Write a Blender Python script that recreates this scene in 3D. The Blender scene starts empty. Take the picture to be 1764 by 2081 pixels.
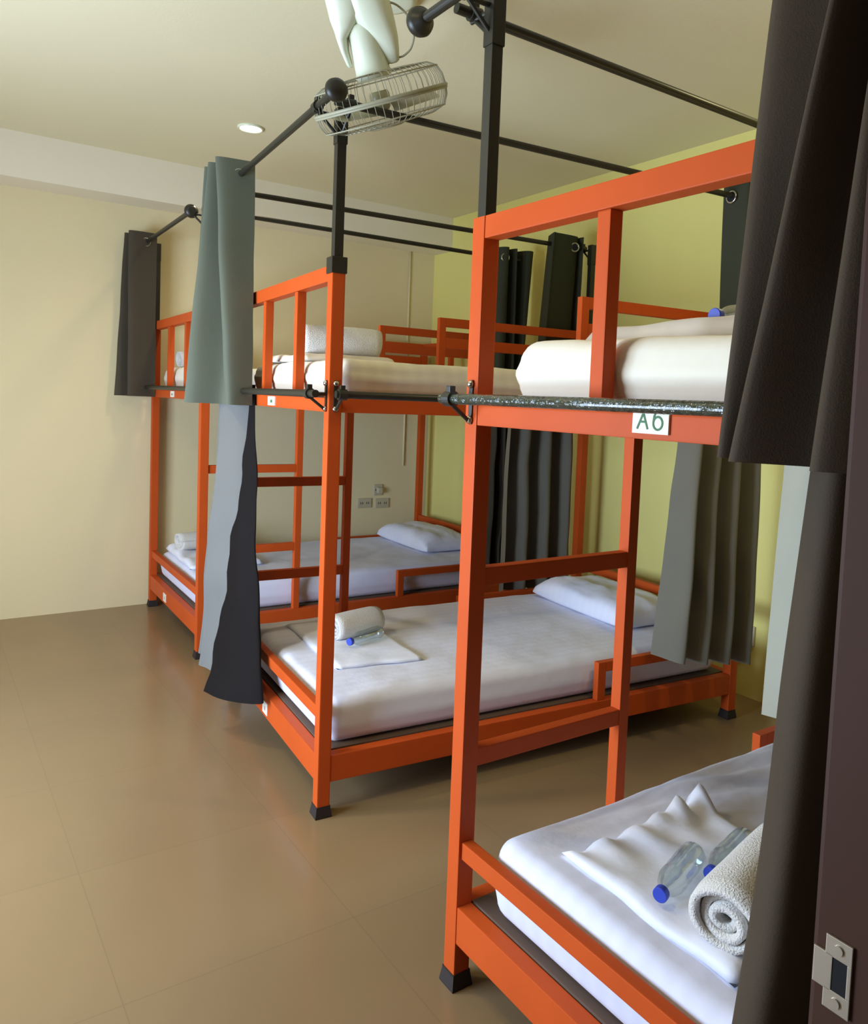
import bpy, bmesh, math, random
from mathutils import Vector, Matrix, noise
random.seed(7)
S = bpy.context.scene
COL = S.collection
PI = math.pi

# ------------------------------------------------------------------ materials
def lin(c):
    return tuple(((v/255)/12.92 if v/255 <= .04045 else ((v/255+.055)/1.055)**2.4) for v in c)
def mat(name, rgb, rough=.6, metal=0., var=.06, scale=6., bump=0., bscale=60., coat=0., sheen=0., spec=.5, rgb2=None, emis=None, estr=0.):
    m = bpy.data.materials.new(name); m.use_nodes = True
    n = m.node_tree.nodes; l = m.node_tree.links
    b = n['Principled BSDF']
    tc = n.new('ShaderNodeTexCoord'); nz = n.new('ShaderNodeTexNoise'); nz.inputs['Scale'].default_value = scale; nz.inputs['Detail'].default_value = 4
    l.new(tc.outputs['Object'], nz.inputs['Vector'])
    mx = n.new('ShaderNodeMix'); mx.data_type = 'RGBA'
    c = lin(rgb); c2 = lin(rgb2) if rgb2 else tuple(v*(1-var*3) for v in c)
    mx.inputs['A'].default_value = (*c, 1); mx.inputs['B'].default_value = (*c2, 1)
    l.new(nz.outputs['Fac'], mx.inputs['Factor']); l.new(mx.outputs['Result'], b.inputs['Base Color'])
    b.inputs['Roughness'].default_value = rough; b.inputs['Metallic'].default_value = metal
    b.inputs['Coat Weight'].default_value = coat; b.inputs['Sheen Weight'].default_value = sheen
    b.inputs['Specular IOR Level'].default_value = spec
    if emis: b.inputs['Emission Color'].default_value = (*emis, 1); b.inputs['Emission Strength'].default_value = estr
    if bump:
        n2 = n.new('ShaderNodeTexNoise'); n2.inputs['Scale'].default_value = bscale; n2.inputs['Detail'].default_value = 3
        l.new(tc.outputs['Object'], n2.inputs['Vector'])
        bp = n.new('ShaderNodeBump'); bp.inputs['Strength'].default_value = bump; bp.inputs['Distance'].default_value = .01
        l.new(n2.outputs['Fac'], bp.inputs['Height']); l.new(bp.outputs['Normal'], b.inputs['Normal'])
    return m

M = {}
M['orange'] = mat('orange_paint', (202, 84, 32), .5, var=.07, scale=5, spec=.14)
M['black'] = mat('black_metal', (38, 36, 27), .42, var=.05)
M['rubber'] = mat('black_rubber', (38, 26, 22), .7)
M['chrome'] = mat('chrome', (200, 200, 195), .2, metal=1)
M['wrap'] = mat('plastic_wrapped_tube', (50, 58, 48), .18, var=.1, scale=40, bump=.9, bscale=55, coat=.6)
M['board'] = mat('plywood', (98, 78, 62), .7, scale=9)
M['towel'] = mat('terry_towel', (226, 222, 216), .95, var=.03, bump=.6, bscale=260, sheen=.3)
M['capblue'] = mat('blue_plastic', (48, 72, 190), .4)
M['tag'] = mat('white_card', (232, 228, 214), .6, var=.02)
M['ink'] = mat('green_ink', (52, 112, 62), .6)
M['redink'] = mat('faded_ink', (214, 150, 140), .6)
M['whiteplastic'] = mat('ivory_plastic', (226, 230, 205), .35, var=.02)
M['fanwire'] = mat('fan_grey_wire', (168, 164, 138), .45)
M['fanblade'] = mat('fan_clear_blade', (196, 192, 158), .3)
M['ceil'] = mat('ceiling_paint', (226, 216, 180), .9, var=.02, scale=1.2, bump=.05, bscale=90)
M['cream'] = mat('cream_wall_paint', (230, 214, 170), .8, var=.03, scale=1.0, bump=.05, bscale=80)
M['beam'] = mat('beam_paint', (234, 224, 200), .85, var=.02, scale=1.)
M['lime'] = mat('lime_wall_paint', (236, 226, 136), .75, var=.03, scale=1.0, bump=.05, bscale=80)
M['jamb'] = mat('dark_brown_wood', (78, 50, 37), .6, var=.08, scale=3, spec=.2)
M['nearwall'] = mat('low_bounce_brown_wall', (112, 84, 66), .7, var=.05, scale=2)  # unseen wall; brown picked to cut light bounced onto the beds
M['steel'] = mat('brushed_steel', (205, 196, 180), .38, metal=.7)
M['hole'] = mat('hole_shade', (14, 14, 18), .9)  # near-black stand-in for the shade inside holes
M['socket'] = mat('socket_plastic', (196, 186, 158), .5)
M['wincase'] = mat('window_frame_paint', (220, 216, 205), .5)

def sheet_mat(name, rgb, stripe=.04, axis='Y', per=.05):
    m = mat(name, rgb, .75, var=.015, scale=4, bump=.15, bscale=24, sheen=.15)
    n = m.node_tree.nodes; l = m.node_tree.links; b = n['Principled BSDF']
    tc = [x for x in n if x.type == 'TEX_COORD'][0]
    w = n.new('ShaderNodeTexWave'); w.wave_type = 'BANDS'; w.bands_direction = axis; w.inputs['Scale'].default_value = .314/per
    l.new(tc.outputs['Object'], w.inputs['Vector'])
    mr = n.new('ShaderNodeMapRange'); mr.inputs['To Min'].default_value = 1-stripe; mr.inputs['To Max'].default_value = 1
    l.new(w.outputs['Fac'], mr.inputs['Value'])
    mul = n.new('ShaderNodeMix'); mul.data_type = 'RGBA'; mul.blend_type = 'MULTIPLY'; mul.inputs['Factor'].default_value = 1
    src = b.inputs['Base Color'].links[0].from_socket
    l.new(src, mul.inputs['A']); l.new(mr.outputs['Result'], mul.inputs['B']); l.new(mul.outputs['Result'], b.inputs['Base Color'])
    return m
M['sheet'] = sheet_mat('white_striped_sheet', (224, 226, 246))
M['sheetlamp'] = sheet_mat('lamp_tinted_sheet', (232, 227, 210), .05, 'X', .06)  # upper-bunk copy of the white sheet, warm lamplight put into its colour
M['linenlamp'] = sheet_mat('lamp_tinted_linen', (236, 224, 204), .02)  # upper-bunk linen with the same lamplight warmth in its colour
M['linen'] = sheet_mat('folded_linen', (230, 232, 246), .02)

def curtain_mat(name, front, back):
    m = mat(name, front, .75, var=.05, scale=3, bump=.12, bscale=420, spec=.15)
    n = m.node_tree.nodes; l = m.node_tree.links; b = n['Principled BSDF']
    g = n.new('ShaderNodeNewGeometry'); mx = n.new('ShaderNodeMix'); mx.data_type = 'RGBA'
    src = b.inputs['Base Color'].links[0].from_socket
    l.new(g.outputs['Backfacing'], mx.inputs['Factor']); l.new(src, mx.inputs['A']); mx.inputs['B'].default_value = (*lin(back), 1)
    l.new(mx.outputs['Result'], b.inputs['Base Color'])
    return m
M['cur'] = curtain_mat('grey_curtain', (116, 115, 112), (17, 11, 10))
M['curup'] = curtain_mat('shaded_grey_green_curtain', (98, 102, 88), (60, 60, 50))  # upper-bunk copy of the curtain, weaker daylight put into its colour
M['curlight'] = curtain_mat('grey_bunk_curtain', (124, 120, 106), (112, 108, 96))
M['curlit'] = curtain_mat('lit_grey_curtain', (196, 196, 178), (186, 186, 168))  # lit copy of the bunk curtain: window light put into its colour
M['curdark'] = curtain_mat('charcoal_curtain', (74, 66, 54), (60, 54, 44))
M['curnear'] = curtain_mat('near_charcoal_curtain', (98, 86, 68), (70, 60, 48))
M['curgreen'] = curtain_mat('green_grey_curtain', (66, 70, 50), (56, 58, 44))

def glass_mat():
    m = bpy.data.materials.new('clear_plastic'); m.use_nodes = True
    n = m.node_tree.nodes; l = m.node_tree.links; n.remove(n['Principled BSDF'])
    out = n['Material Output']; t = n.new('ShaderNodeBsdfTransparent'); t.inputs['Color'].default_value = (.86, .93, .95, 1)
    g = n.new('ShaderNodeBsdfGlossy'); g.inputs['Roughness'].default_value = .06
    lw = n.new('ShaderNodeLayerWeight'); lw.inputs['Blend'].default_value = .35
    mr = n.new('ShaderNodeMapRange'); mr.inputs['To Min'].default_value = .08; mr.inputs['To Max'].default_value = .75
    nz = n.new('ShaderNodeTexNoise'); nz.inputs['Scale'].default_value = 30
    bp = n.new('ShaderNodeBump'); bp.inputs['Strength'].default_value = .15
    l.new(nz.outputs['Fac'], bp.inputs['Height']); l.new(bp.outputs['Normal'], g.inputs['Normal'])
    mx = n.new('ShaderNodeMixShader')
    l.new(lw.outputs['Facing'], mr.inputs['Value']); l.new(mr.outputs['Result'], mx.inputs['Fac'])
    l.new(t.outputs[0], mx.inputs[1]); l.new(g.outputs[0], mx.inputs[2]); l.new(mx.outputs[0], out.inputs['Surface'])
    return m
M['clear'] = glass_mat()

def floor_mat():
    m = bpy.data.materials.new('glossy_beige_tile'); m.use_nodes = True
    n = m.node_tree.nodes; l = m.node_tree.links; b = n['Principled BSDF']
    tc = n.new('ShaderNodeTexCoord')
    mp = n.new('ShaderNodeMapping'); mp.inputs['Location'].default_value = (.08, .25, 0)
    br = n.new('ShaderNodeTexBrick'); br.offset = 0; br.inputs['Scale'].default_value = 1
    br.inputs['Brick Width'].default_value = .6; br.inputs['Row Height'].default_value = .6; br.inputs['Mortar Size'].default_value = .0016
    br.inputs['Color1'].default_value = (*lin((142, 118, 86)), 1); br.inputs['Color2'].default_value = (*lin((140, 116, 85)), 1)
    br.inputs['Mortar'].default_value = (*lin((133, 111, 81)), 1)
    l.new(tc.outputs['Object'], mp.inputs['Vector']); l.new(mp.outputs['Vector'], br.inputs['Vector'])
    nz = n.new('ShaderNodeTexNoise'); nz.inputs['Scale'].default_value = 1.6; nz.inputs['Detail'].default_value = 5
    l.new(tc.outputs['Object'], nz.inputs['Vector'])
    mr = n.new('ShaderNodeMapRange'); mr.inputs['To Min'].default_value = .9; mr.inputs['To Max'].default_value = 1.06
    l.new(nz.outputs['Fac'], mr.inputs['Value'])
    mul = n.new('ShaderNodeMix'); mul.data_type = 'RGBA'; mul.blend_type = 'MULTIPLY'; mul.inputs['Factor'].default_value = 1
    l.new(br.outputs['Color'], mul.inputs['A']); l.new(mr.outputs['Result'], mul.inputs['B']); l.new(mul.outputs['Result'], b.inputs['Base Color'])
    r2 = n.new('ShaderNodeMapRange'); r2.inputs['To Min'].default_value = .16; r2.inputs['To Max'].default_value = .3
    l.new(nz.outputs['Fac'], r2.inputs['Value']); l.new(r2.outputs['Result'], b.inputs['Roughness'])
    b.inputs['Specular IOR Level'].default_value = .55
    return m
M['floor'] = floor_mat()

# ------------------------------------------------------------------ mesh helpers
def box(bm, x0, x1, y0, y1, z0, z1, bev=.003, rot=None):
    r = bmesh.ops.create_cube(bm, size=1)['verts']
    for v in r:
        v.co = Vector(((x0+x1)/2+v.co.x*(x1-x0), (y0+y1)/2+v.co.y*(y1-y0), (z0+z1)/2+v.co.z*(z1-z0)))
    if rot: bmesh.ops.transform(bm, matrix=rot, verts=r)
    if bev:
        es = list({e for v in r for e in v.link_edges})
        bmesh.ops.bevel(bm, geom=es, offset=min(bev, .3*min(x1-x0, y1-y0, z1-z0)), segments=2, affect='EDGES', profile=.7)
def frame_at(p, d):
    d = Vector(d).normalized(); q = d.to_track_quat('Z', 'Y')
    return Matrix.Translation(Vector(p)) @ q.to_matrix().to_4x4()
def cyl(bm, p0, p1, r0, r1=None, seg=20):
    p0, p1 = Vector(p0), Vector(p1); r1 = r0 if r1 is None else r1
    bmesh.ops.create_cone(bm, cap_ends=True, segments=seg, radius1=r0, radius2=r1, depth=(p1-p0).length, matrix=frame_at((p0+p1)/2, p1-p0))
def lathe(bm, p, d, prof, seg=28, cap=True):
    mtx = frame_at(p, d); rings = []
    for (r, h) in prof:
        rings.append([bm.verts.new(mtx @ Vector((r*math.cos(2*PI*k/seg), r*math.sin(2*PI*k/seg), h))) for k in range(seg)])
    for a, b in zip(rings, rings[1:]):
        for k in range(seg): bm.faces.new((a[k], a[(k+1) % seg], b[(k+1) % seg], b[k]))
    if cap:
        bm.faces.new(list(reversed(rings[0]))); bm.faces.new(rings[-1])
def tube(bm, pts, r, seg=8, closed=False):
    pts = [Vector(p) for p in pts]; N = len(pts); rings = []
    for i, p in enumerate(pts):
        if closed: d = pts[(i+1) % N]-pts[i-1]
        else: d = pts[min(i+1, N-1)]-pts[max(i-1, 0)]
        m = frame_at(p, d)
        rings.append([bm.verts.new(m @ Vector((r*math.cos(2*PI*k/seg), r*math.sin(2*PI*k/seg), 0))) for k in range(seg)])
    # align rings
    for i in range(1, N):
        a, b = rings[i-1], rings[i]
        o = min(range(seg), key=lambda s: sum((a[k].co-b[(k+s) % seg].co).length_squared for k in range(0, seg, 2)))
        rings[i] = b[o:]+b[:o]
    for i in range(N if closed else N-1):
        a, b = rings[i], rings[(i+1) % N]; o = 0
        if closed and i == N-1: o = min(range(seg), key=lambda s: sum((a[k].co-b[(k+s) % seg].co).length_squared for k in range(seg)))
        for k in range(seg): bm.faces.new((a[k], a[(k+1) % seg], b[(k+1+o) % seg], b[(k+o) % seg]))
    if not closed:
        bm.faces.new(list(reversed(rings[0]))); bm.faces.new(rings[-1])
def torus(bm, p, d, R, r, seg=36, rs=10):
    m = frame_at(p, d); tube(bm, [m @ Vector((R*math.cos(2*PI*k/seg), R*math.sin(2*PI*k/seg), 0)) for k in range(seg)], r, rs, True)
def obj(name, bm, m, parent=None, smooth=False, pivot=None, fixn=True):
    if fixn: bmesh.ops.recalc_face_normals(bm, faces=bm.faces)
    if pivot is not None: bmesh.ops.translate(bm, vec=-Vector(pivot), verts=bm.verts)
    me = bpy.data.meshes.new(name); bm.to_mesh(me); bm.free()
    for mm in (m if isinstance(m, (list, tuple)) else [m]): me.materials.append(mm)
    if smooth:
        for p in me.polygons: p.use_smooth = True
    o = bpy.data.objects.new(name, me); COL.objects.link(o)
    if parent: o.parent = parent
    if pivot is not None: o.location = pivot
    return o
def tag(o, label, cat, group=None, kind=None):
    o['label'] = label; o['category'] = cat
    if group: o['group'] = group
    if kind: o['kind'] = kind
    return o
def struct(o): o['kind'] = 'structure'; return o
def empty(name, loc=(0, 0, 0), rz=0):
    o = bpy.data.objects.new(name, None); COL.objects.link(o); o.location = loc; o.rotation_euler = (0, 0, rz); o.empty_display_size = .1
    return o
def B_(): return bmesh.new()
def one(name, m, parent, *boxes, bev=.003, label=None):
    bm = B_()
    for b in boxes: box(bm, *b, bev=bev)
    o = obj(name, bm, m, parent)
    if label: o['label'] = label
    return o

# ------------------------------------------------------------------ bed frames of reference
p, W, L = .0458, 1.222, 2.06
BED = {'A': (0, 0, 0), 'B': (.0441, 2.0705, math.radians(-4.766)), 'C': (.1656, 3.8786, math.radians(-1.805))}
def wor(b, X):
    ox, oy, a = BED[b]; c, s = math.cos(a), math.sin(a)
    return Vector((ox+c*X[0]-s*X[1], oy+s*X[0]+c*X[1], X[2]))
def place(o, b, pivot):       # a mesh built round its pivot, in bed axes
    o.location = wor(b, pivot); o.rotation_euler = (0, 0, BED[b][2]); return o
ZT, ZUB, ZUT, ZR = 1.8718, 1.3872, 1.4343, 2.365
ZLB, ZLT, ZGB, ZGT = .1201, .2126, .3322, .3746
ZR2, UX = 1.447, .060          # lower curtain rods, rod stand-off

def post(bed, x0, y0, zt=ZT):
    o = one('post', M['orange'], bed, (x0, x0+p, y0, y0+p, .03, zt), bev=.004)
    bm = B_(); e = .006
    vs = []
    for z, g in ((0, e), (.004, e+.001), (.034, .002), (.040, .002)):
        vs.append([bm.verts.new((x0-g if i in (0, 3) else x0+p+g, y0-g if i < 2 else y0+p+g, z)) for i in range(4)])
    for a, b in zip(vs, vs[1:]):
        for k in range(4): bm.faces.new((a[k], a[(k+1) % 4], b[(k+1) % 4], b[k]))
    bm.faces.new(vs[0]); bm.faces.new(vs[-1])
    obj('foot_cap', bm, M['rubber'], o)
    return o
def rod(bed, p0, p1, name='curtain_rod', m='black', r=.0125):
    bm = B_(); cyl(bm, p0, p1, r, seg=20); return obj(name, bm, M[m], bed, smooth=False)
def finial(rd, c, d):
    bm = B_(); lathe(bm, c, d, [(.004, -.030), (.016, -.029), (.020, -.018), (.032, -.010), (.036, .002), (.033, .014), (.022, .022), (.006, .025)])
    return obj('finial', bm, M['black'], rd, smooth=True)
def clip(rd, c, d):
    c = Vector(c); bm = B_(); d = Vector(d)
    cyl(bm, c-d*.014, c+d*.014, .018, seg=18)
    box(bm, c.x-.008, c.x+.008, c.y-.008, c.y+.008, c.z+.012, c.z+.03, .002)
    return obj('clip', bm, M['black'], rd)
def bracket(par, u, r, z, drop=.085):
    """arm and strut from the upright (u) out to the rod (r)"""
    bm = B_(); a = Vector((u[0], u[1], z)); b = Vector((r[0], r[1], z)); d = (b-a).normalized()
    cyl(bm, a-Vector((0, 0, .014)), b-Vector((0, 0, .014))+d*.012, .006, seg=10)
    cyl(bm, a-Vector((0, 0, drop)), b-Vector((0, 0, .012)), .0055, seg=10)
    g = .0170 if abs(d.x) > .5 else .0182
    box(bm, a.x-g, a.x+g, a.y-g, a.y+g, z-drop-g, z+g*.6, .002)
    return obj('rod_bracket', bm, M['black'], par)

def make_bed(key, ladder_far, label, collar, uprights, rods, name_tags):
    bed = empty('bunk_bed', (BED[key][0], BED[key][1], 0), BED[key][2])
    tag(bed, label, 'bunk bed', 'orange bunk beds in a row')
    O = M['orange']
    posts = {}
    for nx, x0 in (('f', 0), ('h', L-p)):
        for ny, y0 in (('n', 0), ('r', W-p)):
            posts[nx+ny] = post(bed, x0, y0)
    # end frames
    for x0, lowz in ((0, (ZGB, ZGT)), (L-p, (.474, .519))):
        xa, xb = (x0+.002, x0+p-.002)
        one('top_rail', O, bed, (xa, xb, p, W-p, ZT-.052, ZT))
        one('end_rail', O, bed, (xa+.006, xb-.006, p, W-p, *lowz))
        one('base_rail', O, bed, (xa, xb, p, W-p, ZUB, ZUT))
        one('base_rail', O, bed, (xa, xb, p, W-p, ZLB, ZLT))
        for yc in (W/3-.02, 2*W/3-.02):
            one('end_slat', O, bed, (xa+.004, xb-.004, yc-.0175, yc+.0175, ZUT, ZT-.052))
    # sides
    for y0 in (0, W-p):
        ya, yb = y0+.002, y0+p-.002
        one('side_rail', O, bed, (p, L-p, ya, yb, ZUB, ZUT)); one('side_rail', O, bed, (p, L-p, ya, yb, ZLB, ZLT))
        one('guard_rail', O, bed, (1.22, 1.262, ya+.006, yb-.006, ZLT, ZGT), (1.262, L-p, ya+.006, yb-.006, ZGT-.042, ZGT))
        one('guard_rail', O, bed, (1.04, 1.078, ya+.006, yb-.006, ZUT, ZT), (1.078, L-p, ya+.006, yb-.006, ZT-.046, ZT), (1.078, L-p, ya+.006, yb-.006, 1.712, 1.768))
    # decks
    for z in (ZLT-.022, ZUT-.022):
        one('deck_board', M['board'], bed, (p+.001, L-p-.001, p+.001, W-p-.001, z, z+.026), bev=.001)
    # ladder
    yl = (W-p/2) if ladder_far else p/2
    ld = one('ladder', O, bed, (.540, .576, yl-.018, yl+.018, ZLT, ZUB))
    for z0, z1 in ((.552, .597), (1.0, 1.044)):
        one('rung', O, ld, (p, .540, yl-.016, yl+.016, z0, z1))
    # canopy uprights
    c = {'fn': (p/2, p/2), 'fr': (p/2, W-p/2), 'hn': (L-p/2, p/2), 'hr': (L-p/2, W-p/2)}
    for u in uprights:
        x, y = c[u]
        cp = one('canopy_post', M['black'], bed, (x-.0155, x+.0155, y-.0155, y+.0155, ZT-.01, ZR+.006), bev=.002)
        if collar: one('collar', M['black'], cp, (x-.027, x+.027, y-.027, y+.027, ZT-.028, ZT+.026), bev=.003)
    for (r0, r1, fin, brs, up, mm) in rods:
        z = r0[2]
        rd = rod(bed, r0, r1, m=mm)
        d = (Vector(r1)-Vector(r0)).normalized()
        if fin is not None:
            e = Vector(r0) if fin == 0 else Vector(r1); s = -d if fin == 0 else d
            finial(rd, e+s*.024, s)
        for u in brs:
            x, y = c[u]
            if abs(d.y) > .5: q = (r0[0], y)
            else: q = (x, r0[1])
            qq = Vector((q[0], q[1], z))+ (d*(.028 if u[0 if abs(d.x) > .5 else 1] in 'fn' else -.028))*0
            clip(rd, qq, d)
            if up: bracket(rd, (x, y), q, z)
            else:
                bm = B_(); a = Vector((0 if abs(d.y) > .5 else x, y if abs(d.y) > .5 else (0 if r0[1] < 0 else W), z))
                cyl(bm, a, Vector((q[0], q[1], z)), .006, seg=10)
                cyl(bm, a-Vector((0, 0, .055)), Vector((q[0], q[1], z-.01)), .005, seg=10)
                nv = Vector((-1, 0, 0)) if abs(d.y) > .5 else Vector((0, -1 if r0[1] < 0 else 1, 0))
                b0 = a
                box(bm, b0.x-(.004 if abs(nv.x) else .007), b0.x+(.004 if abs(nv.x) else .007), b0.y-(.004 if abs(nv.y) else .007), b0.y+(.004 if abs(nv.y) else .007), z-.058, z+.046, .002)
                obj('rod_bracket', bm, M['black'], rd)
                for dz in (.036, -.048):
                    bm = B_(); h = b0+Vector((0, 0, dz)); lathe(bm, h+nv*.003, nv, [(.010, 0), (.010, .003), (.007, .007), (.001, .009)], 14)
                    obj('bolt', bm, M['chrome'], rd, smooth=True)
    for (y0, y1, z0, z1, txt) in name_tags:
        t = one('number_tag', M['tag'], bed, (-.0025 if z0 > 1 else -.0006, .002, y0, y1, z0, z1), bev=0)
        if txt == 'A6':
            bm = B_()
            def stroke(pts, r=.0022): tube(bm, [(-.0030, q[0], q[1]) for q in pts], r, 6)
            h0, h1 = z0+.008, z0+.037
            ya = y1-.012
            stroke([(ya, h0), (ya-.0135, h1)]); stroke([(ya-.0135, h1), (ya-.025, h0)]); stroke([(ya-.006, h0+.013), (ya-.020, h0+.013)])
            yc, zc = y0+.024, h0+.0115
            pts = [(yc+.0105*math.cos(t), zc+.0115*math.sin(t)) for t in [2*PI*k/16 for k in range(17)]]
            stroke(pts); stroke([(yc+.0105, zc), (yc+.009, zc+.012), (yc+.003, zc+.024), (yc-.006, h1)])
            bmesh.ops.scale(bm, vec=(.25, 1, 1), space=Matrix.Translation((.0030, 0, 0)), verts=bm.verts)
            o = obj('lettering', bm, M['ink'], t); o['label'] = 'green handwritten A6'
        else:
            bm = B_(); box(bm, (-.0032 if z0 > 1 else -.0012), -.0005, y0+.35*(y1-y0), y0+.6*(y1-y0), z0+.3*(z1-z0), z0+.62*(z1-z0), 0)
            obj('printed_mark', bm, M['redink' if z0 < 1 else 'ink'], t)
    return bed

fr = lambda y0, y1, z: ((-UX, y0, z), (-UX, y1, z))
nr = lambda x0, x1, z: ((x0, -UX, z), (x1, -UX, z))
rr = lambda x0, x1, z: ((x0, W+UX, z), (x1, W+UX, z))
make_bed('A', True, 'nearest orange bunk bed with a handwritten A6 card on its upper foot rail', False, ['fn', 'fr', 'hn', 'hr'],
    [(*fr(-.03, 1.37, ZR), 1, ['fn', 'fr'], True, 'black'), (*rr(-.03, 2.05, ZR), None, ['fr', 'hr'], True, 'black'),
     (*fr(-.02, 1.235, ZR2), None, ['fr'], False, 'wrap'), (*rr(1.2, 2.05, ZR2), None, ['hr'], False, 'black')],
    [(.602, .686, 1.398, 1.434, 'A6')])
make_bed('B', True, 'middle orange bunk bed whose upright has a black collar and ball-ended curtain rod', True, ['fn', 'fr', 'hn', 'hr'],
    [(*fr(-.12, 1.30, ZR), 0, ['fn', 'fr'], True, 'black'), (*nr(-.03, 2.05, ZR), None, ['fn', 'hn'], True, 'black'), (*rr(-.03, 2.05, ZR), None, ['fr', 'hr'], True, 'black'),
     (*fr(-.04, 1.25, ZR2), None, ['fn', 'fr'], False, 'black'), (*nr(0, 2.05, ZR2), None, ['fn', 'hn'], False, 'black'), (*rr(1.2, 2.05, ZR2), None, ['hr'], False, 'black')],
    [(.595, .69, 1.394, 1.430, ''), (.60, .665, .135, .185, '')])
make_bed('C', False, 'farthest orange bunk bed standing along the cream back wall', False, ['fn', 'fr', 'hn'],
    [(*fr(.06, 1.235, ZR), 0, ['fn', 'fr'], True, 'black'), (*nr(-.03, 2.08, ZR), None, ['fn', 'hn'], True, 'black'),
     (*fr(-.04, 1.235, ZR2), None, ['fn', 'fr'], False, 'black'), (*nr(1.2, 2.05, ZR2), None, ['hn'], False, 'black')],
    [(.60, .68, 1.394, 1.430, ''), (.72, .79, .135, .185, '')])

# ------------------------------------------------------------------ curtains
def catmull(pts, n):
    P = [Vector((q[0], q[1])) for q in pts]; P = [2*P[0]-P[1]]+P+[2*P[-1]-P[-2]]; out = []; k = len(pts)-1
    for i in range(n+1):
        t = i/n*k; j = min(int(t), k-1); f = t-j; a, b, c, d = P[j:j+4]
        out.append(.5*((2*b)+(c-a)*f+(2*a-5*b+4*c-d)*f*f+(3*b-a-3*c+d)*f**3))
    return out
def curtain(key, top, bot, zt, zb, m, label, group, eyelets=(), rodz=None, rowN=34, ease=1., hem=None, flip=False, wob=.006, seed=0, ripple=0):
    n = (len(top)-1)*9
    T, Bm = catmull(top, n), catmull(bot, n)
    bm = B_(); grid = []
    for r in range(rowN+1):
        f = r/rowN; row = []
        for i in range(n+1):
            q = T[i].lerp(Bm[i], f**ease)
            zbb = zb if hem is None else zb+hem[0]+(hem[1]-hem[0])*(i/n)
            z = zt+(zbb-zt)*f
            nv = noise.noise_vector(Vector((q.x*3+seed, q.y*3, z*2.2)))*wob*min(1, f*3)
            rp = ripple*max(0, 1-i/16)*min(1, f*2.5)*(math.sin(z*17+.8)+.6*math.sin(z*39))
            n2 = noise.noise(Vector((q.x*9+seed, q.y*9, z*6)))*wob*.55*min(1, f*3)
            row.append(bm.verts.new((q.x+nv.x+n2-rp*.35, q.y+nv.y+n2*.6+rp, z+nv.z*.4)))
        grid.append(row)
    for r in range(rowN):
        for i in range(n):
            a = (grid[r][i], grid[r][i+1], grid[r+1][i+1], grid[r+1][i])
            bm.faces.new(a if not flip else tuple(reversed(a)))
    cx = sum(q.x for q in T)/len(T); cy = sum(q.y for q in T)/len(T)
    pv = (cx, cy, zb)
    o = obj('bed_curtain', bm, m, None, smooth=True, pivot=pv, fixn=False)
    place(o, key, pv)
    tag(o, label, 'curtain', group)
    for (ex, ey, d) in eyelets:
        e = B_(); z = rodz-.006; dv = Vector(d)
        c = Vector((ex, ey, z))
        torus(e, c, d, .024, .0045)
        bmesh.ops.translate(e, vec=-Vector(pv), verts=e.verts)
        ey_ = obj('eyelet', e, M['chrome'], o, smooth=True)
        e = B_(); cyl(e, c-dv*.0012, c+dv*.0012, .021, seg=24); bmesh.ops.translate(e, vec=-Vector(pv), verts=e.verts)
        obj('eyelet_shade_disc', e, M['hole'], ey_)  # dark disc in place of a shaded hole; the cloth is uncut
    return o
GU, GL = 'upper bunk curtains', 'lower bunk curtains'
# bed A foot
curtain('A', [(-.01, .37), (-.12, .33), (-.09, .185), (-.16, .162), (-.085, .15), (-.16, .138), (-.09, .10), (-.16, .085), (-.10, 0)],
    [(-.02, .44), (-.12, .41), (-.09, .372), (-.178, .345), (-.095, .255), (-.185, .222), (-.11, .13), (-.18, .105), (-.11, .02)],
    2.42, 1.375, M['curnear'], 'large charcoal upper curtain bunched beside the doorway, in the right foreground', GU, wob=.008)
curtain('A', [(-.03, .295), (-.06, .29), (-.078, .27), (-.08, .24), (-.04, .21), (-.04, .19), (-.078, .165), (-.04, .14), (-.04, .12), (-.07, .1), (-.04, .06), (-.04, .03)],
    [(-.02, .385), (-.10, .355), (-.15, .33), (-.155, .275), (-.05, .235), (-.05, .2), (-.15, .175), (-.05, .14), (-.05, .1), (-.12, .08), (-.05, .04), (-.05, .02)],
    1.465, .25, M['curnear'], 'long dark lower curtain hanging beside the brown door frame', GL, wob=.01, seed=3)
# bed B foot
curtain('B', [(.0, .97), (-.14, .98), (-.15, 1.01), (-.03, 1.05), (-.02, 1.07), (-.15, 1.085), (-.155, 1.11), (-.03, 1.13), (-.02, 1.15), (-.15, 1.17), (-.15, 1.19), (-.02, 1.20)],
    [(-.018, .85), (-.114, .84), (-.124, .89), (-.10, .96), (-.12, 1.0), (-.235, 1.02), (-.25, 1.06), (-.08, 1.10), (-.06, 1.13), (-.21, 1.15), (-.2, 1.18), (-.03, 1.20)],
    2.425, 1.388, M['curup'], 'grey-green upper curtain with one eyelet, hanging at the foot of the middle bunk', GU, eyelets=[(-UX-.006, .972, (0, -1, 0))], rodz=ZR, seed=5)
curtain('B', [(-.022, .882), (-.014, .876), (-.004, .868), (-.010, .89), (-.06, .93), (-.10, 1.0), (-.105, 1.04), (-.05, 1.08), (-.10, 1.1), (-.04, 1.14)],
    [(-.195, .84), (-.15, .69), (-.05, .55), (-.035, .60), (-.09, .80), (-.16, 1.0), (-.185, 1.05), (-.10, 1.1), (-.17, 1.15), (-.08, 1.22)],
    1.475, .22, M['cur'], 'grey lower curtain with its dark lining folded outward, at the foot of the middle bunk', GL, wob=.02, seed=8, hem=(-.03, .04), ease=1.4, ripple=.010)
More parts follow.
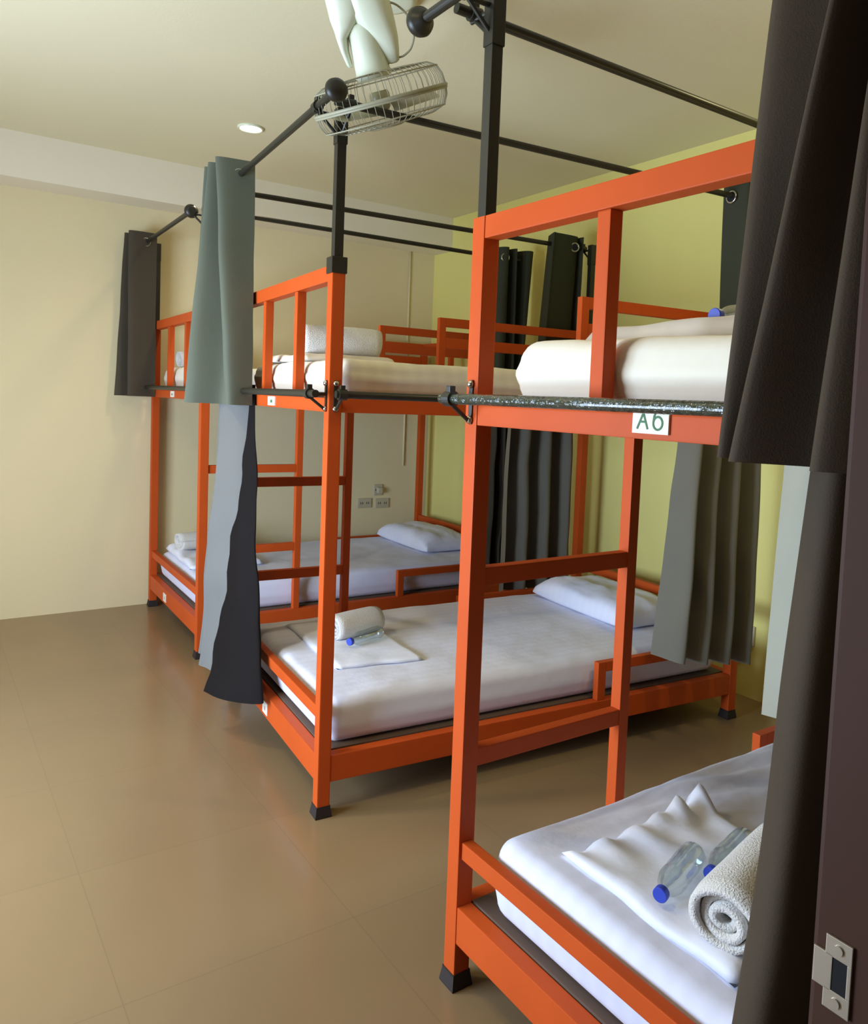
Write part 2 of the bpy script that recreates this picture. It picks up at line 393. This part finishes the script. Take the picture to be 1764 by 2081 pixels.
# bed C foot
curtain('C', [(-.004, 1.10), (-.150, 1.095), (-.155, 1.14), (-.03, 1.18), (-.03, 1.20), (-.16, 1.205), (-.16, 1.22), (-.02, 1.225)],
    [(-.004, 1.09), (-.15, 1.07), (-.16, 1.11), (-.08, 1.16), (-.08, 1.17), (-.215, 1.15), (-.215, 1.19), (-.04, 1.21)],
    2.42, 1.388, M['curdark'], 'charcoal upper curtain on the farthest bunk, against the cream wall', GU, eyelets=[(-UX-.010, 1.098, (0, -1, 0))], rodz=ZR, seed=9)
# sides at the head
def side(x0, x1, n, yi, yo, lead=0):
    pts = []
    for k in range(n):
        x = x0+(x1-x0)*k/(n-1)
        pts.append((x, yi if k % 4 in (0, 3) else yo))
    return pts
curtain('B', side(1.76, 2.03, 14, -.02, -.12), side(1.78, 2.03, 14, -.03, -.13), 2.42, 1.39, M['curgreen'],
    'dark green-grey upper curtain at the head of the middle bunk, nearest side', GU, eyelets=[(1.765, -UX, (-1, 0, 0))], rodz=ZR, seed=11)
curtain('B', side(1.585, 2.03, 16, -.02, -.10), [(q[0]-.02*(1-k/15), q[1]) for k, q in enumerate(side(1.49, 1.985, 16, -.03, -.16))], 1.475, .36, M['curlight'],
    'pale grey lower curtain gathered at the head of the middle bunk, toward the viewer', GL, seed=13, hem=(.03, -.04), wob=.014)
curtain('B', [(1.83, W+.13), (1.79, W+.02), (1.81, W+.02), (1.97, W+.035), (1.985, W+.10), (1.99, W+.11), (2.0, W+.03), (2.01, W+.03), (2.02, W+.11), (2.035, W+.1)],
    [(1.76, W+.13), (1.74, W+.03), (1.78, W+.02), (1.93, W+.035), (1.96, W+.10), (1.98, W+.11), (1.99, W+.03), (2.0, W+.03), (2.02, W+.11), (2.035, W+.1)],
    2.425, 1.39, M['curgreen'], 'dark green upper curtain with an eyelet, on the wall-ward rod of the middle bunk', GU, eyelets=[(1.945, W+.024, (-.35, -.94, 0))], rodz=ZR, seed=15)
curtain('B', side(1.56, 2.03, 14, W+.03, W+.11), side(1.55, 2.05, 14, W+.02, W+.13), 1.475, .34, M['curlight'],
    'grey lower curtain behind the pillow of the middle bunk', GL, seed=17, wob=.014)
curtain('C', [(1.80, -.02), (1.83, -.11), (1.87, -.12), (1.89, -.03), (1.90, -.02), (1.92, -.11), (1.94, -.11), (1.95, -.02), (1.98, -.02), (2.02, -.11), (2.07, -.11), (2.11, -.03)],
    [(1.80, -.02), (1.82, -.12), (1.87, -.12), (1.89, -.03), (1.90, -.02), (1.93, -.12), (1.95, -.11), (1.96, -.02), (1.98, -.02), (1.99, -.11), (2.01, -.11), (2.03, -.03)],
    2.425, 1.39, M['curgreen'], 'dark green upper curtain in tight folds at the head of the farthest bunk', GU, eyelets=[(1.845, -UX-.055, (-.3, -.95, 0))], rodz=ZR, seed=19)
curtain('C', side(1.80, 2.03, 14, -.02, -.11), side(1.78, 2.03, 14, -.03, -.14), 1.475, .35, M['curdark'],
    'dark brown-grey lower curtain twisted at the head of the farthest bunk', GL, seed=21, wob=.03)
curtain('A', side(1.51, 2.03, 16, W+.12, W+.02), side(1.49, 2.03, 16, W+.14, W+.02), 1.475, .33, M['curlit'],
    'strip of lower curtain coloured pale as if sunlit, showing behind the dark curtain by the door frame', GL, seed=23)

# ------------------------------------------------------------------ mattresses and bedding
def slab(bm, x0, x1, y0, y1, z0, z1, r=.045, nx=60, ny=40, amp=.006, seed=0, wr=None, sag=.0):
    """soft rounded slab: closed grid on a superellipse section"""
    cx, cy, cz = (x0+x1)/2, (y0+y1)/2, (z0+z1)/2; hx, hy, hz = (x1-x0)/2, (y1-y0)/2, (z1-z0)/2
    def coords(h, n):
        out = []
        m = 6
        for k in range(m): out.append(-h+r*(1-math.cos(k/m*PI/2)) )
        for k in range(n+1): out.append(-h+r+(2*h-2*r)*k/n)
        for k in range(m-1, -1, -1): out.append(h-r*(1-math.cos(k/m*PI/2)))
        return out
    X, Y = coords(hx, nx), coords(hy, ny); rz = min(r, hz*.9)
    def edge(v, h):
        d = h-abs(v)
        return 1 if d >= r else math.sqrt(max(0, 1-((r-d)/r)**2))
    def surf(sgn):
        g = []
        for a in X:
            row = []
            for b in Y:
                e = edge(a, hx)*edge(b, hy)
                z = hz-rz+rz*e
                # pull in corners
                ca, cb = max(0, abs(a)-(hx-r)), max(0, abs(b)-(hy-r))
                aa, bb = a, b
                if ca > 0 and cb > 0:
                    ln = math.hypot(ca, cb); mxx = max(ca, cb); f = mxx/ln
                    aa = math.copysign(hx-r+ca*f, a); bb = math.copysign(hy-r+cb*f, b)
                x, y = cx+aa, cy+bb
                zz = cz+sgn*z
                if sgn > 0:
                    zz += amp*noise.noise(Vector((x*5+seed, y*5, 1)))+amp*.5*noise.noise(Vector((x*13+seed, y*13, 4)))-sag*(1-(a/hx)**2)*(1-(b/hy)**2)*0
                    if wr: zz += wr(x, y)
                row.append(bm.verts.new((x, y, zz)))
            g.append(row)
        return g
    t, b = surf(1), surf(-1)
    for i in range(len(X)-1):
        for j in range(len(Y)-1):
            bm.faces.new((t[i][j], t[i+1][j], t[i+1][j+1], t[i][j+1])); bm.faces.new((b[i][j], b[i][j+1], b[i+1][j+1], b[i+1][j]))
    n, m = len(X), len(Y)
    ring = [(i, 0) for i in range(n)]+[(n-1, j) for j in range(1, m)]+[(i, m-1) for i in range(n-2, -1, -1)]+[(0, j) for j in range(m-2, 0, -1)]
    K = 5; rows = [[t[i][j] for i, j in ring]]
    for k in range(1, K):
        f = k/K; row = []
        for q, (i, j) in enumerate(ring):
            v = t[i][j].co.lerp(b[i][j].co, f)
            d = Vector((v.x-cx, v.y-cy, 0)); dn = Vector((d.x/hx, d.y/hy, 0))
            dn = Vector((math.copysign(1, dn.x) if abs(dn.x) > .97 else 0, math.copysign(1, dn.y) if abs(dn.y) > .97 else 0, 0))
            bul = .006*math.sin(f*PI)+.004*noise.noise(Vector((v.x*3+seed, v.y*3, v.z*30)))
            row.append(bm.verts.new(v+dn*bul))
        rows.append(row)
    rows.append([b[i][j] for i, j in ring])
    for a, c in zip(rows, rows[1:]):
        for q in range(len(ring)):
            bm.faces.new((a[q], c[q], c[(q+1) % len(ring)], a[(q+1) % len(ring)]))
def mattress(key, z0, z1, label, seed, y0=.062, y1=1.115, x0=.052, x1=1.99, wr=None):
    bm = B_(); slab(bm, x0, x1, y0, y1, z0, z1, seed=seed, wr=wr)
    pv = ((x0+x1)/2, (y0+y1)/2, z0)
    o = obj('mattress', bm, M['sheetlamp' if z0 > 1 else 'sheet'], None, smooth=True, pivot=pv); place(o, key, pv)
    tag(o, label, 'mattress', 'white sheeted mattresses'); return o
def folds(y):
    return lambda a, b: .0075*math.sin((b+.22*a)*70+3*noise.noise(Vector((a*3, b*3, 0))))*max(0, min(1, (b-y)/.15))*max(0, min(1, (a-.2)/.3))*max(0, min(1, (1.11-b)/.05))
mattress('A', .217, .405, 'white sheeted lower mattress of the nearest bunk, wrinkled along its far edge', 1, wr=folds(.85))
mattress('B', .217, .380, 'white sheeted lower mattress of the middle bunk', 2)
mattress('C', .217, .385, 'white sheeted lower mattress of the farthest bunk', 3)
mattress('A', 1.439, 1.582, 'white upper mattress above the A6 card', 4)
mattress('B', 1.439, 1.572, 'white upper mattress of the middle bunk', 5)
mattress('C', 1.439, 1.575, 'white upper mattress of the farthest bunk, by the back wall', 6)

def pillow(key, cx, cy, z, hx, hy, h, label, seed, rz=0):
    bm = B_(); N = 34; t, b = [], []
    R = Matrix.Rotation(rz, 3, 'Z')
    for i in range(N+1):
        rt, rb = [], []
        for j in range(N+1):
            u, v = -1+2*i/N, -1+2*j/N
            e = (max(0, 1-u**4)*max(0, 1-v**4))**.5
            pin = 1-.07*(1-abs(u)**3)*abs(v)**6-.0
            pin2 = 1-.05*(1-abs(v)**3)*abs(u)**6
            w = .012*noise.noise(Vector((u*2+seed, v*2, 0)))+.006*noise.noise(Vector((u*6+seed, v*6, 2)))*e
            # radiating creases
            w += .006*math.sin(9*math.atan2(v, u)+seed)*e*(u*u+v*v)*.5
            q = R @ Vector((u*hx*pin2, v*hy*pin, 0))
            rt.append(bm.verts.new((cx+q.x, cy+q.y, z+.022+(h-.022)*e**.8+w*e)))
            if i in (0, N) or j in (0, N): rb.append(rt[-1])
            else: rb.append(bm.verts.new((cx+q.x, cy+q.y, z+.022*(1-min(1, e*1.6))+.002)))
        t.append(rt); b.append(rb)
    for i in range(N):
        for j in range(N):
            bm.faces.new((t[i][j], t[i+1][j], t[i+1][j+1], t[i][j+1])); bm.faces.new((b[i][j], b[i][j+1], b[i+1][j+1], b[i+1][j]))
    o = obj('pillow', bm, M['linen'], None, smooth=True, pivot=(cx, cy, z)); place(o, key, (cx, cy, z))
    tag(o, label, 'pillow', 'white bed pillows')
pillow('B', 1.80, .66, .382, .20, .39, .125, 'plump white pillow at the head of the middle lower bunk', 1)
pillow('C', 1.80, .70, .387, .20, .38, .13, 'white pillow with shaded stripes on the farthest lower bunk', 2)

def folded(key, pts, z, h, label, seed, amp=.012, lift=None, name='folded_sheet'):
    """flat folded cloth over the quad pts"""
    bm = B_(); N = 30; t, b = [], []
    P = [Vector((q[0], q[1], 0)) for q in pts]
    for i in range(N+1):
        rt, rb = [], []
        for j in range(N+1):
            u, v = i/N, j/N
            q = (P[0]*(1-u)+P[1]*u)*(1-v)+(P[3]*(1-u)+P[2]*u)*v
            edge = min(u, 1-u, v, 1-v); e = min(1, edge/.05)**.5
            ww = noise.noise(Vector((q.x*9+seed, q.y*9, 0)))
            q = q+Vector((noise.noise(Vector((q.x*8, q.y*8, seed))), noise.noise(Vector((q.x*8, q.y*8, seed+5))), 0))*.010*(1-e*.5)
            zz = z+.003+h*e+amp*(.5+.5*ww)*e+(lift(u, v) if lift else 0)
            rt.append(bm.verts.new((q.x, q.y, zz))); rb.append(rt[-1] if edge == 0 else bm.verts.new((q.x, q.y, z+.001)))
        t.append(rt); b.append(rb)
    for i in range(N):
        for j in range(N):
            bm.faces.new((t[i][j], t[i+1][j], t[i+1][j+1], t[i][j+1])); bm.faces.new((b[i][j], b[i][j+1], b[i+1][j+1], b[i+1][j]))
    c = sum(P, Vector())/4; pv = (c.x, c.y, z)
    o = obj(name, bm, M['linenlamp' if z > 1 else 'linen'], None, smooth=True, pivot=pv); place(o, key, pv)
    tag(o, label, 'folded sheet', 'folded white sheets on the beds')
def crumple(u, v):
    return .05*max(0, 1-abs(v-.04)/.12)*max(0, min(1, (u-.45)/.3))*(.6+.5*math.sin(u*34))+.014*max(0, 1-v/.35)*math.sin(u*26+2)*.7
folded('A', [(.14, .965), (.60, .95), (.60, .47), (.13, .49)], .405, .012, 'folded white sheet with a ruffled edge on the nearest lower bunk', 3, lift=crumple)
folded('B', [(.19, .99), (.55, 1.0), (.56, .31), (.19, .34)], .381, .010, 'flat folded white sheet on the middle lower bunk', 7, amp=.008)
folded('C', [(.07, 1.06), (.50, 1.06), (.52, .45), (.08, .45)], .386, .014, 'crumpled folded white sheet on the farthest lower bunk', 11, amp=.03,
    lift=lambda u, v: .03*max(0, 1-v/.5)*(.6+.4*math.sin(u*14)))
folded('A', [(.22, 1.06), (.70, 1.06), (.70, .55), (.24, .60)], 1.584, .032, 'folded white sheet, coloured as if lamplit, on the upper bunk above the A6 card', 15, amp=.012, lift=lambda u, v: .016*v)
folded('B', [(.07, 1.02), (.45, 1.02), (.47, .48), (.075, .50)], 1.574, .018, 'folded white sheet behind the slats of the middle upper bunk', 19, amp=.02)

def towel(key, a, d, R, Ln, z, label, seed):
    """rolled towel: spiral band extruded along d, lying on z"""
    d = Vector((d[0], d[1], 0)).normalized(); s = Vector((-d.y, d.x, 0))
    bm = B_(); turns = 3.4; n = 110; th = R/(turns+.25)
    rings = []; K = 12
    for k in range(K+1):
        f = k/K; x = f*Ln; ring = []
        inn, outn = [], []
        for i in range(n+1):
            t = i/n*turns*2*PI; r1 = th*.04+th*(t/(2*PI)); r2 = r1+th*.86
            if i > n*.96: r2 = r1+th*.86*max(.15, (n-i)/(n*.04))
            stag = (.010*math.sin(seed+t*.5)+.006*(R-r1)/R*3) * (1 if k == 0 else (-1 if k == K else 0))
            sq = 1-.06*math.cos(2*t+seed)*(r2/R)
            wv = 1+.05*noise.noise(Vector((x*8+seed, math.cos(t)*1.5, math.sin(t)*1.5)))+(-.05 if k in (0, K) else .02*math.sin(f*PI))
            for r, L_ in ((r1, inn), (r2, outn)):
                rr_ = r*wv; c, sn = math.cos(t+seed), math.sin(t+seed)
                L_.append(Vector((0, 0, z+R*.96))+Vector((a[0], a[1], 0))+d*(x+stag)+s*(rr_*c*1.06)+Vector((0, 0, rr_*sn*.96)))
        rings.append([bm.verts.new(v) for v in inn+list(reversed(outn))])
    m = 2*(n+1)
    for A_, B2 in zip(rings, rings[1:]):
        for i in range(m): bm.faces.new((A_[i], A_[(i+1) % m], B2[(i+1) % m], B2[i]))
    for Rg, rev in ((rings[0], True), (rings[-1], False)):
        for i in range(n):
            q = (Rg[i], Rg[i+1], Rg[m-2-i], Rg[m-1-i]); bm.faces.new(q if not rev else tuple(reversed(q)))
    c = Vector((a[0], a[1], z))+d*(Ln/2); pv = tuple(c)
    o = obj('rolled_towel', bm, M['towel'], None, smooth=True, pivot=pv); place(o, key, pv)
    tag(o, label, 'towel', 'rolled white towels')
towel('A', (.160, .545), (.97, .22), .068, .36, .421, 'rolled white towel showing its spiral end on the nearest lower bunk', 1.2)
towel('B', (.295, .665), (.95, .3), .056, .24, .394, 'rolled white towel on the middle lower bunk', 2.0)
towel('C', (.10, .86), (.97, .15), .055, .26, .425, 'rolled white towel on the farthest lower bunk', .4)
towel('B', (.10, .62), (.98, -.1), .062, .33, 1.605, 'rolled white towel behind the slats of the middle upper bunk', 2.9)
towel('C', (.12, 1.0), (.98, .1), .055, .30, 1.577, 'rolled white towel on the farthest upper bunk', 1.9)
towel('A', (.36, .655), (.98, .1), .036, .28, 1.645, 'small white towel roll on the upper bunk above the A6 card', .9)

def bottle(key, a, d, z, label, Ln=.20, R=.030):
    d = Vector((d[0], d[1], 0)).normalized(); pv = Vector((a[0], a[1], z))
    o = empty('water_bottle'); place(o, key, pv); tag(o, label, 'bottle', 'small water bottles with blue caps')
    c = Vector((0, 0, R+.001))
    bm = B_(); prof = [(.0115, .012), (.0115, .022), (.014, .028), (.024, .048), (.0295, .066), (.030, .08), (.0285, .095), (.0298, .11), (.0285, .125), (.0298, .14), (.0298, .17), (.0285, Ln-.008), (.024, Ln)]
    lathe(bm, c, d, prof, 28); obj('body', bm, M['clear'], o, smooth=True)
    bm = B_(); lathe(bm, c, d, [(.0145, 0), (.0158, .002), (.0158, .015), (.0150, .017)], 28); obj('cap', bm, M['capblue'], o, smooth=False)
bottle('A', (.165, .700), (.95, .32), .421, 'clear water bottle, blue cap toward the viewer, left of two on the nearest lower bunk')
bottle('A', (.315, .692), (.97, .24), .421, 'clear water bottle half hidden against the spiral towel on the nearest lower bunk')
bottle('B', (.315, .525), (.85, .42), .394, 'water bottle with blue cap beside the towel on the middle lower bunk')
bottle('A', (.30, .755), (.96, .05), 1.613, 'water bottle with blue-grey cap on the upper bunk above the A6 card', R=.03)

# ------------------------------------------------------------------ ceiling fan, lamp, sockets
FU = Vector((.819, -.5724, .0399)); FV = Vector((.0026, .0732, .9973)); FF = Vector((.5738, .8167, -.0614))
fc = Vector((.190, 2.05, 2.42))
FD = (fc-Vector((-1.0828, -.3195, 1.4447))).normalized()
ax = (FU*.25-FV*.965); ax = (ax-FD*ax.dot(FD)).normalized()          # way the fan blows
fan = empty('orbit_fan', (.27, 2.20, 2.8576)); tag(fan, 'white caged orbit fan mounted on the ceiling above the middle bunk', 'fan')
def fobj(name, bm, m, par, smooth=True):
    bmesh.ops.translate(bm, vec=-fan.location, verts=bm.verts); return obj(name, bm, m, par, smooth=smooth)
R0 = .222
side1 = ax.cross(FF).normalized(); side2 = ax.cross(side1).normalized()
def ring_pts(h, r, n=48): return [fc+ax*h+side1*(r*math.cos(2*PI*k/n))+side2*(r*math.sin(2*PI*k/n)) for k in range(n)]
bm = B_()
tube(bm, ring_pts(0, R0), .006, 8, True); tube(bm, ring_pts(.008, R0), .004, 6, True)
prof_f = [(R0, 0), (R0*.985, .03), (R0*.92, .058), (R0*.75, .072), (.06, .078)]
prof_b = [(R0, 0), (R0*.985, -.035), (R0*.93, -.062), (R0*.8, -.078), (.05, -.085)]
NW = 56
for pr in (prof_f, prof_b):
    for k in range(NW):
        t = 2*PI*k/NW; dv = side1*math.cos(t)+side2*math.sin(t)
        tube(bm, [fc+ax*h+dv*r for r, h in pr], .0011, 4)
for h, r in ((.058, R0*.92), (.072, R0*.72), (-.062, R0*.93), (-.08, R0*.6)): tube(bm, ring_pts(h, r), .0024, 6, True)
lathe(bm, fc+ax*.074, ax, [(.062, 0), (.062, .006), (.05, .010), (.01, .011)])
cage = fobj('cage', bm, M['fanwire'], fan)
bm = B_()
for k in range(3):
    t0 = 2*PI*k/3+.4; g = []
    for i in range(9):
        r = .035+i/8*(.195-.035); row = []
        for j in range(7):
            w = (.028+.055*math.sin(min(1, i/6)*PI/2))/r*(.8 if i < 8 else .6); a = t0+(j/6-.5)*w*1.6
            row.append(bm.verts.new(fc+ax*(.02-.045*(j/6-.5)*(1-.4*i/8))+side1*(r*math.cos(a))+side2*(r*math.sin(a))))
        g.append(row)
    for i in range(8):
        for j in range(6): bm.faces.new((g[i][j], g[i+1][j], g[i+1][j+1], g[i][j+1]))
lathe(bm, fc-ax*.03, ax, [(.03, 0), (.034, .01), (.034, .045), (.02, .06), (.002, .064)])
fobj('blade', bm, M['fanblade'], fan)
bm = B_()
lathe(bm, fc-ax*.235, ax, [(.030, 0), (.044, .008), (.050, .03), (.053, .09), (.057, .145), (.062, .155), (.050, .166), (.03, .17)])
mot = fobj('motor', bm, M['whiteplastic'], fan)
# yoke: ceiling cup with two tapering prongs either side of the motor
bm = B_()
top = Vector((.285, 2.21, 2.8576))
eU = (FU-ax*FU.dot(ax)).normalized(); eD = ax.cross(eU).normalized()
def loft(secs):
    rings = []
    for h, off, hw, hd in secs:
        c = fc-ax*h+eU*off; ring = []
        for k in range(24):
            t = 2*PI*k/24; cs, sn = math.cos(t), math.sin(t)
            ring.append(bm.verts.new(c+eU*(hw*math.copysign(abs(cs)**.8, cs))+eD*(hd*math.copysign(abs(sn)**.8, sn))))
        rings.append(ring)
    for a, b in zip(rings, rings[1:]):
        for k in range(24): bm.faces.new((a[k], a[(k+1) % 24], b[(k+1) % 24], b[k]))
    bm.faces.new(list(reversed(rings[0]))); bm.faces.new(rings[-1])
loft([(.098, .072, .010, .010), (.104, .072, .020, .018), (.135, .070, .030, .028), (.17, .064, .042, .040), (.21, .052, .056, .055), (.25, .042, .066, .068), (.32, .034, .072, .078), (.405, .022, .070, .075)])
loft([(.118, -.068, .006, .016), (.128, -.069, .009, .024), (.165, -.072, .012, .036), (.20, -.069, .018, .048), (.228, -.05, .038, .058), (.26, -.036, .056, .066), (.32, -.026, .064, .072), (.40, -.012, .06, .07)])
lathe(bm, top-Vector((0, 0, .03)), (0, 0, 1), [(.085, 0), (.105, .006), (.11, .02), (.11, .03)], 36)
fobj('yoke', bm, M['whiteplastic'], fan)
bm = B_()
cp = [fc-ax*h+eU*o for h, o in ((.27, .10), (.255, .125), (.22, .15), (.17, .158), (.13, .14), (.112, .11), (.11, .085), (.10, .05))]
pts = []
for i in range(len(cp)-1):
    P4 = [cp[max(i-1, 0)], cp[i], cp[i+1], cp[min(i+2, len(cp)-1)]]
    for j in range(6):
        f = j/6; a, b, c, d = P4
        pts.append(.5*((2*b)+(c-a)*f+(2*a-5*b+4*c-d)*f*f+(3*b-a-3*c+d)*f**3))
tube(bm, pts, .0032, 6); fobj('power_cord', bm, M['fanwire'], fan)

dl = empty('ceiling_downlight', (.41, 3.914, 2.8576)); tag(dl, 'round lit recessed downlight in the ceiling', 'ceiling light')
bm = B_(); torus(bm, (0, 0, -.004), (0, 0, 1), .062, .007); obj('trim_ring', bm, M['whiteplastic'], dl, smooth=True)
lampm = mat('lamp_glow', (255, 240, 210), .5, emis=(1, .86, .62), estr=14)
bm = B_(); cyl(bm, (0, 0, -.006), (0, 0, -.001), .056, seg=32); obj('lamp_disc', bm, lampm, dl)

def socket(loc, nrm, w, h, label, plug=False):
    o = empty('wall_socket', loc); tag(o, label, 'wall socket')
    if nrm == 'y': pl = (-w/2, w/2, -.012, 0, -h/2, h/2)
    else: pl = (-.012, 0, -w/2, w/2, -h/2, h/2)
    one('face_plate', M['socket'], o, pl, bev=.004)
    bm = B_()
    for k in (-1, 1):
        for q in (-.008, .008):
            if nrm == 'y': box(bm, k*w*.22+q-.002, k*w*.22+q+.002, -.0135, -.0115, -.008, .008, 0)
            else: box(bm, -.0135, -.0115, k*w*.22+q-.002, k*w*.22+q+.002, -.008, .008, 0)
    obj('slot', bm, M['hole'], o)
    if plug:
        if nrm == 'y': one('plug', M['socket'], o, (-.02, .02, -.05, -.012, -.022, .022), bev=.006)
        else: one('plug', M['whiteplastic'], o, (-.05, -.012, -.02, .02, -.035, .035), bev=.006)
YB = 5.1409
socket((1.818, YB, .612), 'y', .118, .075, 'left of the two low socket plates on the back wall')
socket((1.975, YB, .606), 'y', .118, .075, 'right one of the two low socket plates on the back wall')
socket((1.936, YB, .712), 'y', .075, .085, 'small socket with a plug, above the two low plates', True)
socket((2.386, 2.043, .319), 'x', .07, .10, 'white socket with a plug low on the lime wall beside a curtain', True)
bm = B_(); tube(bm, [(2.155, YB-.008, z) for z in (.9, 1.5, 2.0, 2.5985)], .008, 8)
for z in (1.2, 1.9, 2.4): torus(bm, (2.155, YB-.008, z), (0, 0, 1), .0095, .002, 16, 6)
tag(obj('cable_conduit', bm, M['cream'], None, smooth=True), 'thin cream cable conduit running up the back wall', 'conduit')

# ------------------------------------------------------------------ room
H, XR, XL, YN = 2.8576, 2.386, -2.3, -.086
def room(name, boxes, m, bev=0):
    bm = B_()
    for b in boxes: box(bm, *b, bev=bev)
    return struct(obj(name, bm, m))
room('floor', [(XL-.2, XR+.2, -2.2, YB+.2, -.12, 0)], M['floor'])
room('ceiling', [(XL-.2, XR+.2, YN-.15, YB+.2, H, H+.12)], M['ceil'])
room('wall_back', [(XL-.2, XR+.2, YB, YB+.15, 0, H)], M['cream'])
room('wall_right', [(XR, XR+.15, YN-.15, YB, 0, H)], M['lime'])
room('trim_1', [(XL, XR, 4.8865, YB, 2.6023, H)], M['beam'])
wy0, wy1, wz0, wz1 = 1.35, 3.35, .45, 1.75
room('wall_left', [(XL-.15, XL, YN-.15, wy0, 0, H), (XL-.15, XL, wy1, YB, 0, H), (XL-.15, XL, wy0, wy1, 0, wz0), (XL-.15, XL, wy0, wy1, wz1, H)], M['cream'])
dx0, dx1 = -1.55, -.6
room('wall_near', [(XL, dx0-.0, YN-.15, YN, 0, H), (dx1, XR, YN-.15, YN, 0, H), (dx0, dx1, YN-.15, YN, 2.12, H)], M['nearwall'])
# window frame
bm = B_()
for b in ((wy0, wy0+.05, wz0, wz1), (wy1-.05, wy1, wz0, wz1), (wy0+.05, wy1-.05, wz0, wz0+.05), (wy0+.05, wy1-.05, wz1-.05, wz1), ((wy0+wy1)/2-.025, (wy0+wy1)/2+.025, wz0+.05, wz1-.05)):
    box(bm, XL-.12, XL-.04, *b, bev=.004)
struct(obj('window_1', bm, M['wincase']))
# door frame
door = empty('door_1', (dx1, YN, 0)); door['kind'] = 'structure'
for nm, b in (('jamb', (-.04, .0, -.165, .012, 0, 2.12)), ('jamb', (dx0-dx1, dx0-dx1+.04, -.165, .012, 0, 2.12)), ('lintel', (dx0-dx1+.04, -.04, -.165, .012, 2.08, 2.12)), ('stop', (-.052, -.04, -.165, -.06, 0, 2.08))):
    bm = B_(); box(bm, *b, bev=.003); o = obj(nm, bm, M['jamb'], door)
    if nm == 'jamb' and b[1] == 0: jr = o
# strike plate on the jamb
zs, xs = 1.118, -.0405
bm = B_()
def plate(y0, y1, z0, z1): box(bm, xs-.0012, xs+.0004, y0, y1, z0, z1, .0004)
plate(-.017, -.001, zs+.010, zs+.022); plate(-.017, -.001, zs-.022, zs-.010); plate(-.017, -.0145, zs-.010, zs+.010); plate(-.0055, .006, zs-.011, zs+.011)
bmesh.ops.translate(bm, vec=(0, .004, 0), verts=bm.verts)
sp = obj('strike_plate', bm, M['steel'], jr); sp['label'] = 'steel latch strike plate'
bm = B_()
cyl(bm, (xs-.0022, -.009, zs+.016), (xs, -.009, zs+.016), .0028, seg=14); cyl(bm, (xs-.0022, -.009, zs-.016), (xs, -.009, zs-.016), .0028, seg=14)
bmesh.ops.translate(bm, vec=(0, .004, 0), verts=bm.verts)
obj('screw', bm, M['steel'], sp)
bm = B_(); box(bm, xs-.0008, xs+.0004, -.0145, -.0055, zs-.010, zs+.010, 0); bmesh.ops.translate(bm, vec=(0, .004, 0), verts=bm.verts); obj('latch_hole', bm, M['hole'], sp)

# ------------------------------------------------------------------ lights
def area(name, loc, target, sx, sy, power, col):
    l = bpy.data.lights.new(name, 'AREA'); l.shape = 'RECTANGLE'; l.size = sx; l.size_y = sy; l.energy = power; l.color = col
    o = bpy.data.objects.new(name, l); COL.objects.link(o); o.location = loc
    o.rotation_euler = (Vector(target)-Vector(loc)).to_track_quat('-Z', 'Y').to_euler(); return o
area('window_daylight', (XL-.16, (wy0+wy1)/2, (wz0+wz1)/2), (0, (wy0+wy1)/2-.1, 1.5), wy1-wy0, wz1-wz0, 205, (.62, .78, 1.0))
def spot(loc, power, col, size=150, r=.06):  # one spot for the visible downlight, the others added out of view
    l = bpy.data.lights.new('downlight', 'SPOT'); l.energy = power; l.color = col; l.spot_size = math.radians(size); l.spot_blend = .8; l.shadow_soft_size = r
    o = bpy.data.objects.new('downlight', l); COL.objects.link(o); o.location = loc; return o
spot((.41, 3.914, 2.84), 40, (1, .84, .55))
spot((-1.25, 2.6, 2.83), 55, (1, .85, .48))  # unseen warm lamp added to light the foot ends of the beds
spot((-.95, 1.15, 2.83), 26, (1, .78, .32))  # added unseen lamp, yellows the nearest bunk's upper foot end
spot((1.45, .85, 2.83), 40, (1, .88, .42))  # added unseen lamp for the lime wall top and nearest upper bunk
w = bpy.data.worlds.new('world'); S.world = w; w.use_nodes = True
bg = w.node_tree.nodes['Background']; bg.inputs['Color'].default_value = (.85, .92, 1, 1); bg.inputs['Strength'].default_value = .1

# ------------------------------------------------------------------ camera
f, W_, H_ = 1602.7, 1764, 2081
cam = bpy.data.cameras.new('camera'); co = bpy.data.objects.new('camera', cam); COL.objects.link(co)
cam.sensor_fit = 'VERTICAL'; cam.sensor_height = 24; cam.lens = f/H_*24
cam.shift_x = -61.09/H_; cam.shift_y = -128.34/H_
cam.clip_start = .02
R = Vector((.81899473, -.57241252, .03989412)); U = Vector((.00258314, .07320337, .99731369)); F = Vector((.57379523, .8166916, -.06143179))
m = Matrix.Identity(4)
for i in range(3): m[i][0], m[i][1], m[i][2] = R[i], U[i], -F[i]
m.translation = Vector((-1.0828, -.3195, 1.4447)); co.matrix_world = m
S.camera = co
S.view_settings.view_transform = 'Standard'; S.view_settings.look = 'None'; S.view_settings.exposure = 0.
